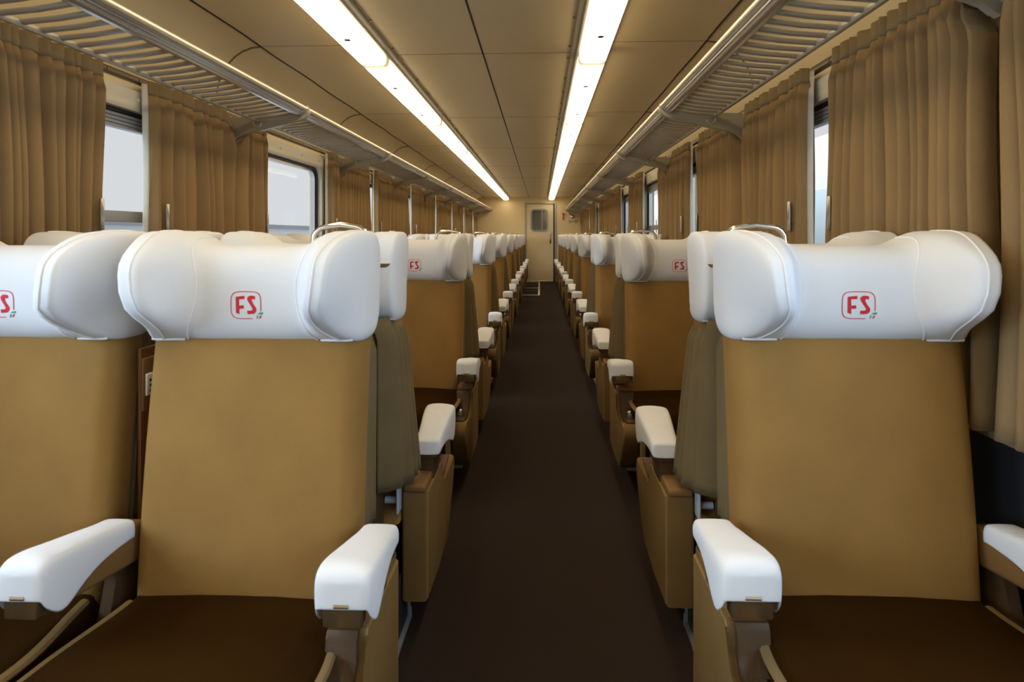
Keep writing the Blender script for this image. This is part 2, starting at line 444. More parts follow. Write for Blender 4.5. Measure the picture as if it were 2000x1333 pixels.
box(bm, hx - 0.018, hx + 0.018, YEND - 0.008, YEND + 0.011, EYE - 0.17, EYE + 0.09, bev=0.006)
tube(bm, smooth_path([(hx, YEND, EYE + 0.06), (hx, YEND - 0.045, EYE + 0.05), (hx, YEND - 0.05, EYE - 0.03), (hx, YEND - 0.045, EYE - 0.11), (hx, YEND, EYE - 0.12)]), 0.011, 8)
obj('door_handle', bm, 'alu', d)
bm = bmesh.new(); box(bm, hx - 0.02, hx + 0.02, YEND - 0.012, YEND + 0.011, EYE - 0.205, EYE - 0.172, bev=0.006); obj('door_lock', bm, 'dark_metal', d)
bm = bmesh.new(); box(bm, DX0, DX1 - 0.05, YEND - 0.03, YEND + 0.02, 0.0, 0.035, bev=0.004); obj('threshold', bm, 'brass', d)

# ================================================================== END WALL FITTINGS
def pxw(px, py):      # pixel to a point on the end wall
    return 0.32 + (px - 1056.5) * YEND / F, EYE + (460 - py) * YEND / F
hx, hz0 = pxw(1100, 423)
t = thing('emergency_hammer', 'small red emergency hammer mounted on the cream end wall right of the door', 'hammer', (hx, YEND, hz0))
bm = bmesh.new(); rings = []
for z, w_ in ((-0.085, 0.012), (-0.06, 0.014), (0.0, 0.012), (0.045, 0.015)): rings.append([(-w_, -0.03, z), (w_, -0.03, z), (w_, -0.008, z), (-w_, -0.008, z)])
loft(bm, rings); obj('handle', bm, 'red_paint', t)
bm = bmesh.new(); extrude_poly(bm, [(-0.035, 0.082), (-0.035, 0.068), (-0.014, 0.045), (0.014, 0.045), (0.035, 0.068), (0.035, 0.082)], 'y', -0.034, -0.006, bev=0.003); obj('head', bm, 'red_paint', t)
bm = bmesh.new(); box(bm, -0.02, 0.02, -0.01, 0.001, -0.06, 0.06, bev=0.002); tube(bm, [(-0.055, -0.012, 0.02), (-0.015, -0.014, 0.005)], 0.005, 6); obj('wall_clip', bm, 'brass', t)
lx, lz = pxw(1118, 424)
t = thing('emergency_brake_lever', 'emergency brake lever with chrome round boss and red knob on the end wall', 'lever', (lx, YEND, lz))
def disc(bm, r, y0, y1, cx=0, cz=0, n=20):
    rings = [[(cx + r * q * math.cos(2 * PI * i / n), y, cz + r * q * math.sin(2 * PI * i / n)) for i in range(n)] for y, q in ((y0, 1), (y1 + 0.006, 1), (y1, 0.8), (y1 - 0.004, 0.4))]
    loft(bm, rings)
bm = bmesh.new(); disc(bm, 0.05, 0.0, -0.02); disc(bm, 0.022, -0.015, -0.045); obj('boss', bm, 'chrome', t)
bm = bmesh.new(); tube(bm, [(0, -0.04, 0), (-0.085, -0.05, 0.085)], 0.008, 8); obj('lever_arm', bm, 'leather_dark', t)
bm = bmesh.new(); bmesh.ops.create_uvsphere(bm, u_segments=12, v_segments=8, radius=0.018, matrix=Matrix.Translation((-0.092, -0.05, 0.092))); obj('knob', bm, 'red_paint', t)
nx, nz = pxw(1119, 432.5)
t = thing('notice_plate', 'small two-column printed notice plate under the brake lever on the end wall', 'sign', (nx, YEND, nz))
bm = bmesh.new(); box(bm, -0.13, 0.13, -0.006, 0.001, -0.045, 0.045, bev=0.002); obj('plate', bm, 'notice', t)
bm = bmesh.new()
for cx in (-0.065, 0.065):
    for i in range(5):
        hw = (0.045, 0.05, 0.04, 0.05, 0.035)[i]
        box(bm, cx - hw, cx + hw, -0.0075, -0.005, 0.026 - i * 0.014 - 0.003, 0.026 - i * 0.014 + 0.003)
obj('printed_lines', bm, 'ink', t, smooth=False)

# floor hatch with metal strips before the door
t = thing('floor_hatch', 'carpeted floor hatch edged with metal strips in front of the end door', 'hatch', (0, 0, 0))
def fpt(px, py):
    Y = EYE * F / (py - 460.0); return 0.32 + (px - 1056.5) * Y / F, Y
bm = bmesh.new()
xs, _ = fpt(1053, 560)
box(bm, xs - 0.02, xs + 0.02, 13.55, 17.42, 0.0, 0.006, bev=0.002)
for y in (13.57, 15.4, 17.38): box(bm, -0.5, xs, y - 0.03, y + 0.03, 0.0, 0.0055, bev=0.002)
box(bm, -0.52, -0.48, 13.55, 17.42, 0.0, 0.006, bev=0.002)
obj('metal_strips', bm, 'brass', t)
bm = bmesh.new(); box(bm, -0.48, xs - 0.02, 13.6, 15.37, 0.0, 0.003); box(bm, -0.48, xs - 0.02, 15.43, 17.35, 0.0, 0.003); obj('hatch_panel', bm, 'carpet', t, smooth=False)

# ================================================================== CEILING LIGHTS
LH = 0.074; ZL = EYE + 0.931
def make_light(s):
    """local: x 0 at the strip centre, y from 0 to P, inner side of the car is -s"""
    t = thing('ceiling_light', 'x', 'light')
    bm = bmesh.new()
    L = P - 0.006
    rings = []
    def sec(y, k, dz=0.0):
        top = 0.055
        pts = [(-LH, top), (-LH * 1.0, 0.030), (-LH * 0.93, 0.012), (-LH * 0.78, 0.002), (-LH * 0.4, 0.0), (LH * 0.4, 0.0), (LH * 0.78, 0.002), (LH * 0.93, 0.012), (LH, 0.030), (LH, top)]
        return [(x * (0.90 + 0.10 * k), y, top - (top - z) * k) for x, z in pts]
    for y, k in ((0.0, 0.55), (0.004, 0.78), (0.014, 0.94), (0.03, 1), (L / 2, 1), (L - 0.03, 1), (L - 0.014, 0.94), (L - 0.004, 0.78), (L, 0.55)): rings.append(sec(y, k))
    loft(bm, rings, closed=True)
    obj('diffuser', bm, 'lamp', t, angle=60)
    bm = bmesh.new()
    extrude_poly(bm, [(-s * 0.115, 0.062), (-s * 0.112, 0.056), (-s * 0.092, 0.054), (-s * 0.088, 0.044), (-s * 0.080, 0.044), (-s * 0.078, 0.058), (s * 0.078, 0.058), (s * 0.080, 0.052), (s * 0.086, 0.052), (s * 0.088, 0.080), (-s * 0.115, 0.080)], 'y', 0, P)
    obj('housing', bm, 'alu_paint', t, smooth=False)
    for yy in (0.52, 1.46):
        bm = bmesh.new()
        tube(bm, [(0, yy, 0.006), (0, yy, -0.003)], 0.0155, 14); obj('retaining_screw', bm, 'screw', t)
    for yy in (0.12, 0.6, 1.0, 1.4, 1.86):
        bm = bmesh.new()
        tube(bm, [(-s * 0.128, yy, 0.074), (-s * 0.128, yy, 0.066)], 0.006, 8)
        obj('rim_screw', bm, 'bronze', t)
    return t
for s, side in ((-1, 'left'), (1, 'right')):
    proto = None
    for i, k in enumerate(range(-3, 7)):
        y = 3.62 + P * k
        if proto is None: proto = make_light(s); t = proto
        else: t = copy_tree(proto)
        t.location = (s * 0.60, y, ZL)
        if k < -1: lab = 'lit warm ceiling light in the %s strip, %s behind the camera' % (side, 'farther' if k == -3 else 'nearer')
        else: lab = 'lit warm ceiling light, %s segment of the %s strip counting from the camera' % (ORD[k + 1], side)
        tag(t, lab, 'light', 'ceiling lights in the two long strips')

# ================================================================== LUGGAGE RACKS
def make_rack(s):
    t = thing('luggage_rack', 'x', 'luggage rack')
    X = lambda x: s * x
    bm = bmesh.new()
    L = P - 0.034
    tube(bm, [(X(0.971), 0, 1.925), (X(0.971), L, 1.925)], 0.0150, 16)
    obj('top_tube', bm, 'brass', t)
    bm = bmesh.new()
    pr = [(0.962, 1.914), (0.967, 1.905), (0.972, 1.905), (0.974, 1.899), (0.980, 1.899), (0.984, 1.890), (0.990, 1.890), (0.996, 1.884), (1.008, 1.882), (1.016, 1.886), (1.014, 1.896), (0.998, 1.902), (0.984, 1.914), (0.976, 1.918)]
    extrude_poly(bm, [(X(a), b) for a, b in pr], 'y', 0, L)
    obj('front_profile', bm, 'alu', t, smooth=False)
    bm = bmesh.new()
    n = 24
    for i in range(n):
        y = (i + 0.5) * L / n
        tube(bm, [(X(1.010), y, 1.894), (X(1.12), y, 1.878), (X(1.236), y, 1.868)], 0.0085, 8, rx=0.013)
    obj('grille_bars', bm, 'alu_paint', t)
    bm = bmesh.new(); box(bm, X(1.228), X(1.243), 0, L, 1.852, 1.876, bev=0.003); obj('rear_rail', bm, 'alu_paint', t)
    bm = bmesh.new()
    pl = [(0.962, 1.944), (0.952, 1.925), (0.953, 1.905), (0.962, 1.884), (0.985, 1.866), (1.05, 1.848), (1.12, 1.832), (1.20, 1.812), (1.28, 1.797), (1.33, 1.79), (1.365, 1.775), (1.388, 1.755), (1.396, 1.745), (1.404, 1.76), (1.407, 1.80), (1.407, 1.882), (1.30, 1.884), (1.15, 1.887), (1.02, 1.899), (0.988, 1.905), (0.975, 1.925), (0.968, 1.944)]
    extrude_poly(bm, [(X(a), b) for a, b in pl], 'y', L + 0.002, L + 0.030, bev=0.004, seg=2)
    box(bm, X(1.395), X(1.45), L - 0.012, L + 0.042, 1.775, 1.89, bev=0.004)
    obj('bracket', bm, 'alu_paint', t)
    bm = bmesh.new()
    pts = [(X(1.236), L - 0.06, 1.868), (X(1.236), L - 0.06, 1.838)]
    for a in range(0, 200, 20): pts.append((X(1.236 - 0.022 + 0.022 * math.cos(R(a))), L - 0.06, 1.838 - 0.022 * math.sin(R(a))))
    tube(bm, pts, 0.0048, 8); obj('coat_hook', bm, 'alu_paint', t)
    return t
for s, side in ((-1, 'left'), (1, 'right')):
    proto = None
    for k in range(-2, 8):
        y = 3.585 + P * (k - 1) + 0.017
        if k == 7: pass
        if proto is None: proto = make_rack(s); t = proto
        else: t = copy_tree(proto)
        t.location = (0, y, 0)
        j = k - 0
        if y + P < 2.2: lab = 'grey slatted luggage rack above the windows on the %s, %s' % (side, {-2: 'farthest behind the camera', -1: 'just behind the camera'}[k]) 
        else: lab = 'grey slatted luggage rack on the %s wall, %s section from the camera' % (side, ORD[k])
        tag(t, lab, 'luggage rack', 'luggage racks along both walls')

# ================================================================== CURTAINS
XC = 1.382
def bay_of(y): return (y - BR0) / P
def curtain(s, y0, y1, seed, lead0, lead1, label, amp=0.037):
    """lead0/lead1: this end is a leading edge at a window opening"""
    rnd = random.Random(seed)
    W = y1 - y0
    t = thing('curtain', label, 'curtain', (s * XC, (y0 + y1) / 2, 0.75), group='tan curtains at the windows')
    nf = max(3, int(W / (0.085 if y0 > 1.7 else 0.055)))
    ws = [rnd.uniform(0.45, 1.7) for _ in range(nf)]; S = sum(ws); cuts = [0]
    for q in ws: cuts.append(cuts[-1] + q / S)
    cols = nf * 12
    sk = [rnd.choice((rnd.uniform(0.45, 0.8), rnd.uniform(1.2, 2.0))) for _ in range(nf)]
    am = [rnd.uniform(0.6, 1.15) for _ in range(nf)]
    def phase(v):
        for i in range(nf):
            if v <= cuts[i + 1] or i == nf - 1:
                return i, (v - cuts[i]) / (cuts[i + 1] - cuts[i])
    ph2 = rnd.uniform(0, 6); drift = rnd.uniform(-0.02, 0.02)
    ztop = 1.905
    def topz(y):
        if (not lead0 and y - y0 < 0.07): return ztop - 0.13 * (1 - (y - y0) / 0.07) ** 1.5
        if (not lead1 and y1 - y < 0.07): return ztop - 0.13 * (1 - (y1 - y) / 0.07) ** 1.5
        return ztop + (0.002 * math.sin(y * 90))
    def point(v, r, zt, zb):
        i, p = phase(v)
        z = zt + (zb - zt) * r
        h = (1.9 - z) / 1.15
        a = amp * am[i] * (0.40 + 0.60 * sstep(0.03, 0.10, h)) * (0.85 + 0.2 * h)
        f = max(0.0, math.sin(min(1, max(0, p)) ** sk[i] * PI)) ** 0.75 * 2 - 1
        x = XC - f * a + 0.004 * math.sin(z * 7 + v * 9 + ph2)
        y = y0 + W * v + 0.014 * math.sin(h * 3 + v * 6 + ph2) * (1 if 0.02 < v < 0.98 else 0.6) + drift * h * math.sin(v * PI)
        if lead1 and v > 0.9: y += -0.012 * math.sin(h * 4) ; x += 0.008 * (v - 0.9) / 0.1
        if lead0 and v < 0.1: y += 0.012 * math.sin(h * 4) ; x += 0.008 * (0.1 - v) / 0.1
        if not lead1 and v > 0.8: y += 0.034 * (v - 0.8) / 0.2 * sstep(0.11, 0.16, h)
        if not lead0 and v < 0.2: y -= 0.034 * (0.2 - v) / 0.2 * sstep(0.11, 0.16, h)
        return Vector((s * x, y, z)) - Vector(t.location)
    hb = 0.06
    def cloth(z_a, z_b, rows, nm, m):
        bm = bmesh.new(); V = []
        for r in range(rows + 1):
            row = []
            for c in range(cols + 1):
                v = c / cols; yy = y0 + W * v
                tz = topz(yy)
                za = tz if z_a == 'top' else tz - hb
                zb = tz - hb if z_b == 'head' else 0.755 + 0.012 * math.sin(v * nf * 1.7 + ph2)
                p = point(v, r / rows, za, zb)
                if nm == 'curtain_heading': p.x -= s * 0.0025
                row.append(bm.verts.new(p))
            V.append(row)
        for r in range(rows):
            for c in range(cols): bm.faces.new((V[r][c], V[r][c + 1], V[r + 1][c + 1], V[r + 1][c]))
        return obj(nm, bm, m, t, solid=0.0025, angle=None)
    cloth('headb', 'bottom', 20, 'drape', 'curtain')
    cloth('top', 'head', 3, 'curtain_heading', 'heading')
    for lead, yy, d_ in ((lead0, y0, 1), (lead1, y1, -1)):
        if not lead: continue
        bm = bmesh.new(); rows = 16; V = []
        for r in range(rows + 1):
            z = 1.89 + (0.76 - 1.89) * r / rows
            h = (1.9 - z) / 1.15
            ye = yy + d_ * 0.012 * math.sin(h * 4)
            V.append([bm.verts.new(Vector((s * (XC + dx), ye - d_ * dy, z)) - Vector(t.location)) for dx, dy in ((0.016, -0.004), (0.020, 0.004), (0.026, 0.011), (0.030, 0.018))])
        for r in range(rows):
            for c in range(3): bm.faces.new((V[r][c], V[r][c + 1], V[r + 1][c + 1], V[r + 1][c]))
        obj('lining', bm, 'lining', t, solid=0.002, angle=None)
        bm = bmesh.new()
        py = yy + d_ * 0.065 - t.location.y
        px = s * (XC - amp - 0.002) - t.location.x
        box(bm, px - 0.003, px + 0.003, py - 0.011, py + 0.011, 1.25 - 0.75, 1.37 - 0.75, bev=0.002)
        obj('pull_bar', bm, 'alu', t)
    return t

openL = {-1: (0.08, 1.19), 0: (2.50, 2.81), 1: (4.02, 5.25), 2: (6.48, 6.76), 3: (8.38, 8.70), 4: (10.36, 10.78), 5: (12.26, 12.76), 6: (14.20, 14.76), 7: (16.1, 16.72)}
openR = {-1: (0.10, 1.17), 0: (2.46, 2.71), 1: (4.46, 4.82), 2: (5.98, 7.04), 3: (7.95, 9.0), 4: (10.46, 10.55), 5: (11.9, 13.1), 6: (14.1, 14.85), 7: (16.1, 16.85)}
WORD = {-1: 'beside the camera', 0: 'nearest fully in view', 1: 'second from the camera', 2: 'third from the camera', 3: 'fourth from the camera', 4: 'fifth from the camera', 5: 'sixth from the camera', 6: 'seventh from the camera', 7: 'last before the end wall'}
sd = 10
for s, side, ops in ((-1, 'left', openL), (1, 'right', openR)):
    for k, (a, b) in ops.items():
        p0 = 3.585 + P * (k - 1); p1 = p0 + P
        sd += 1
        curtain(s, p0 + 0.046, a, sd, False, True, 'tan pleated curtain, near half at the %s window %s' % (side, WORD[k]))
        sd += 1
        curtain(s, b, p1 - 0.046, sd, True, False, 'tan pleated curtain, far half at the %s window %s' % (side, WORD[k]))
        t = thing('curtain_rail', 'brown curtain rail above the %s window %s' % (side, WORD[k]), 'curtain rail', (s * 1.438, (p0 + p1) / 2, 1.91), group='curtain rails above the windows')
        bm = bmesh.new(); hl = (p1 - p0) / 2 - 0.03
        box(bm, -0.009, 0.009, -hl, hl, -0.014, 0.010, bev=0.003)
        for q in range(9): box(bm, -0.011 if s > 0 else 0.006, -0.006 if s > 0 else 0.011, -hl + (q + .5) * hl / 4.5 - .006, -hl + (q + .5) * hl / 4.5 + .006, -0.01, 0.004)
        obj('track', bm, 'rail_dark', t)
        # pillar strip above: wall holder
        bm = bmesh.new(); box(bm, (0.0 if s > 0 else -0.012), (0.012 if s > 0 else 0.0), -hl + 0.02, -hl + 0.05, -0.012, 0.012); box(bm, (0.0 if s > 0 else -0.012), (0.012 if s > 0 else 0.0), hl - 0.05, hl - 0.02, -0.012, 0.012); obj('holder', bm, 'rail_dark', t)

# ================================================================== SEATS
HB = 0.263
def back_front(z):      # front surface of the back cushion
    return 0.315 - 0.13 * (z - 0.38)
def make_backrest():
    bm = bmesh.new(); rings = []
    zs = [0.36, 0.372, 0.40, 0.44, 0.52, 0.62, 0.74, 0.86, 0.96, 1.04, 1.12, 1.15]
    for i, z in enumerate(zs):
        k = (0.6, 0.85, 0.97, 1, 1, 1, 1, 1, 0.99, 0.98, 0.92, 0.7)[i]
        uf = back_front(z) - (0.030, 0.010, 0.0, 0, 0, 0, 0, 0, 0, 0, 0.02, 0.05)[i] + 0.010 * math.sin(PI * min(1, max(0, (z - 0.38) / 0.65)))
        ur = uf - 0.125
        hw = HB * (0.965 + 0.035 * k)
        pts = []
        for (sx, su, a0) in ((1, 1, 0), (-1, 1, 90), (-1, -1, 180), (1, -1, 270)):
            r = 0.045 if su > 0 else 0.02
            for j in range(6):
                a = R(a0 + 90 * j / 5)
                u = (uf - r if su > 0 else ur + r) + r * math.sin(a)
                x = sx * (hw - r) + r * math.cos(a)
                pts.append((x, u, z))
            if (sx, su) == (1, 1):
                for q in (0.6, 0.2, -0.2, -0.6): pts.append((q * (hw - 0.045), uf + 0.006 * (1 - q * q), z))
        rings.append(pts)
    loft(bm, rings)
    return bm
def cover_ring(x):
    ax = abs(x)
    w_ = sstep(0.120, 0.222, ax)
    end = max(0.0, (ax - 0.258) / 0.018); end = min(1, end)
    e = math.sqrt(max(0.0, 1 - end * end))
    uf = 0.276 + 0.125 * w_
    ur = 0.052
    zb, zt = 0.971, 1.205 + 0.036 * sstep(0.10, 0.20, ax)
    zb = zb + 0.006 * sstep(0.1, 0.2, ax)
    uc0 = (0.276 + ur) / 2
    zc_ = (zb + zt) / 2; hz_ = (zt - zb) / 2
    n = 40; pts = []
    for j in range(n):
        a = 2 * PI * j / n
        ex = 2 / 2.9
        c, s_ = math.cos(a), math.sin(a)
        cu = math.copysign(abs(c) ** ex, c); sz = math.copysign(abs(s_) ** ex, s_)
        hu = (0.276 - ur) / 2
        u = uc0 + hu * cu
        z = zc_ + hz_ * sz * (1 - 0.10 * (1 - e))
        if cu > 0:
            zr = (z - zb) / (zt - zb)
            lobe = (0.22 + 0.78 * sstep(0.0, 0.42, zr)) * (1 - 0.28 * sstep(0.72, 1.0, zr))
            u += (uf - 0.276) * lobe * cu
        u = uc0 + (u - uc0) * (0.35 + 0.65 * e)
        zz = zc_ + (z - zc_) * (0.80 + 0.20 * e)
        xx = x + math.copysign(1, x) * sstep(0.12, 0.25, ax) * (0.24 * min(0, z - 1.12) * sstep(0.20, 0.34, u) + 0.05 * max(0, z - 1.12))
        xx -= math.copysign(1, x) * sstep(0.12, 0.25, ax) * 0.030 * sstep(0.18, 0.40, u)
        pts.append(Vector((xx, u, zz)))
    return pts
def make_headrest_cover():
    bm = bmesh.new()
    xs = [-0.276, -0.2745, -0.271, -0.266, -0.26, -0.254, -0.248, -0.24, -0.225, -0.21, -0.195, -0.18, -0.165, -0.15, -0.135, -0.12, -0.10, -0.07, -0.035, 0]
    xs = xs + [-x for x in xs[-2::-1]]
    loft(bm, [cover_ring(x) for x in xs])
    return bm
def front_u(z):   # middle of the cover front surface at height z
    best = None
    pts = cover_ring(0.0)
    pr = [(p.z, p.y) for p in pts if p.y > 0.20]
    pr.sort()
    for i in range(len(pr) - 1):
        if pr[i][0] <= z <= pr[i + 1][0]:
            k = (z - pr[i][0]) / max(1e-6, pr[i + 1][0] - pr[i][0]); return pr[i][1] + k * (pr[i + 1][1] - pr[i][1])
    return 0.276
def make_seams():
    bm = bmesh.new()
    for s in (-1, 1):
        for x0 in (0.125, 0.232):
            ring = cover_ring(s * x0)
            pts = []
            n = len(ring)
            for j in range(-9, 12):
                p = ring[j % n]
                # the seam bows: pulled inwards at mid height, meeting the hem at the wing foot
                bow = 0.0
                if x0 == 0.125:
                    q = (p.z - 0.98) / 0.25
                    x = 0.165 - 0.045 * math.sin(PI * min(1, max(0, q)))
                    rr = cover_ring(s * x); p = rr[j % n]
                c = Vector((p.x, p.y, p.z)); ctr = Vector((p.x, 0.19, 1.10))
                pts.append(c + (c - ctr).normalized() * 0.0008)
            tube(bm, pts, 0.0022, 6)
    # hem round the lower edge
    for su in (1, -1):
        pts = []
        for i in range(41):
            x = -0.262 + 0.524 * i / 40
            ring = cover_ring(x)
            p = ring[33 if su > 0 else 27]; c = Vector((p.x, 0.19, 1.10))
            pts.append(p + (p - c).normalized() * 0.001)
        tube(bm, pts, 0.0030, 6)
    return bm
def surf_patch(bm, q, mi, cz=1.07, lift=0.0018):
    """four-cornered patch in emblem space (x to the viewer's right) laid on the cover front"""
    q = [Vector((p[0], p[1], 0)) for p in q]
    n = 6; V = []
    for i in range(n + 1):
        row = []
        for j in range(n + 1):
            p = q[0].lerp(q[1], i / n).lerp(q[3].lerp(q[2], i / n), j / n)
            row.append(bm.verts.new((-p.x, front_u(cz + p.y) + lift, cz + p.y)))
        V.append(row)
    for i in range(n):
        for j in range(n):
            f = bm.faces.new((V[i][j], V[i + 1][j], V[i + 1][j + 1], V[i][j + 1])); f.material_index = mi
def strip(bm, pairs, mi, lift=0.0008, n=4):
    """band between two edges, laid on the cover front; points as (x, z) pairs"""
    V = []
    dense = []
    for i in range(len(pairs) - 1):
        (a0, b0), (a1, b1) = pairs[i], pairs[i + 1]
        L = max(math.dist(a0, a1), math.dist(b0, b1)); m = max(1, int(L / 0.004))
        for k in range(m):
            t = k / m
            dense.append(((a0[0] + (a1[0] - a0[0]) * t, a0[1] + (a1[1] - a0[1]) * t), (b0[0] + (b1[0] - b0[0]) * t, b0[1] + (b1[1] - b0[1]) * t)))
    dense.append(pairs[-1])
    for A, B in dense:
        row = []
        for k in range(n + 1):
            t = k / n; x = A[0] + (B[0] - A[0]) * t; z = 1.07 + A[1] + (B[1] - A[1]) * t
            row.append(bm.verts.new((-x, front_u(z) + lift, z)))
        V.append(row)
    for i in range(len(V) - 1):
        for k in range(n):
            f = bm.faces.new((V[i][k], V[i + 1][k], V[i + 1][k + 1], V[i][k + 1])); f.material_index = mi
def make_emblem():
    bm = bmesh.new()
    E = lambda X, Y: ((X - 1210) / 12030, (720 - Y) / 12030)
    # rounded frame, open at the lower right
    pairs = []
    for i in range(0, 61):
        a = R(-10 + (300 - 10) * i / 60 + 0)
        c, s_ = math.cos(a), math.sin(a); ex = 2 / 4.2
        x = 0.0361 * math.copysign(abs(c) ** ex, c); z = 0.0311 * math.copysign(abs(s_) ** ex, s_)
        d_ = math.hypot(x, z); k = 0.0010
        pairs.append(((x * (1 + k / d_), z * (1 + k / d_)), (x * (1 - k / d_), z * (1 - k / d_))))
    strip(bm, pairs, 0, n=1)
    for q in ([(915, 490), (920, 935), (1022, 965), (1010, 476)], [(1010, 476), (1010, 560), (1175, 550), (1175, 458)], [(1018, 730), (1020, 822), (1150, 815), (1145, 720)]):
        strip(bm, [(E(*q[0]), E(*q[1])), (E(*q[3]), E(*q[2]))], 0)
    S_ = [((1485, 470), (1482, 560)), ((1400, 455), (1420, 550)), ((1330, 455), (1388, 558)), ((1270, 490), (1385, 590)), ((1248, 545), (1400, 635)), ((1275, 610), (1430, 690)), ((1395, 800), (1500, 785)), ((1402, 835), (1522, 840)), ((1385, 860), (1500, 910)), ((1340, 868), (1440, 960)), ((1250, 870), (1255, 970))]
    strip(bm, [(E(*p), E(*q)) for p, q in S_], 0)
    for m_, q in ((1, [(1540, 970), (1600, 925), (1712, 915), (1690, 978)]), (1, [(1530, 1000), (1565, 1005), (1540, 1085), (1500, 1108)]), (0, [(1620, 1000), (1655, 1005), (1640, 1070), (1570, 1102)])):
        strip(bm, [(E(*q[0]), E(*q[3])), (E(*q[1]), E(*q[2]))], m_)
    return bm
def make_cushion():
    bm = bmesh.new(); rings = []
    hw = 0.283
    N = 22
    prof_t = []
    for i in range(N + 1):
        v = i / N; u = 0.27 + 0.53 * v
        ztop = 0.418 + 0.030 * v - 0.012 * math.sin(v * PI)
        prof_t.append((u, ztop))
    # rings along x, section in (u,z) with waterfall front
    def sect(x, k, dz):
        p = [(0.22, 0.29), (0.22, 0.40 + dz)]
        for (u, z) in prof_t: p.append((u, z + dz))
        for (u, z) in ((0.825, 0.440), (0.842, 0.425), (0.850, 0.400), (0.848, 0.34), (0.842, 0.26), (0.83, 0.24), (0.80, 0.24)): p.append((u, z + (dz if z > 0.39 else 0)))
        return [(x * (0.90 + 0.10 * sstep(0.30, 0.56, a)), a - (0.02 * (1 - k) if a > 0.8 else 0), b) for a, b in p]
    for x, k, dz in [(-hw, 0, -0.028), (-hw * 0.99, 0.4, -0.014), (-hw * 0.965, 0.8, -0.004), (-hw * 0.92, 1, 0.0), (-hw * 0.7, 1, 0.004), (-hw * 0.35, 1, 0.009), (0, 1, 0.010), (hw * 0.35, 1, 0.009), (hw * 0.7, 1, 0.004), (hw * 0.92, 1, 0), (hw * 0.965, 0.8, -0.004), (hw * 0.99, 0.4, -0.014), (hw, 0, -0.028)]:
        rings.append(sect(x, k, dz))
    loft(bm, rings)
    return bm
def make_border(s):
    bm = bmesh.new(); pts = []
    for i in range(19):
        v = i / 18; u = 0.325 + 0.505 * v
        pts.append((s * (0.276 + 0.004 * math.sin(v * PI)) * (0.90 + 0.10 * sstep(0.30, 0.56, u)), u, 0.414 + 0.030 * v - 0.012 * math.sin(v * PI) - 0.006))
    pts += [(s * 0.274, 0.846, 0.405), (s * 0.272, 0.852, 0.34), (s * 0.272, 0.842, 0.25)]
    tube(bm, pts, 0.0085, 8, rx=0.0125)
    return bm
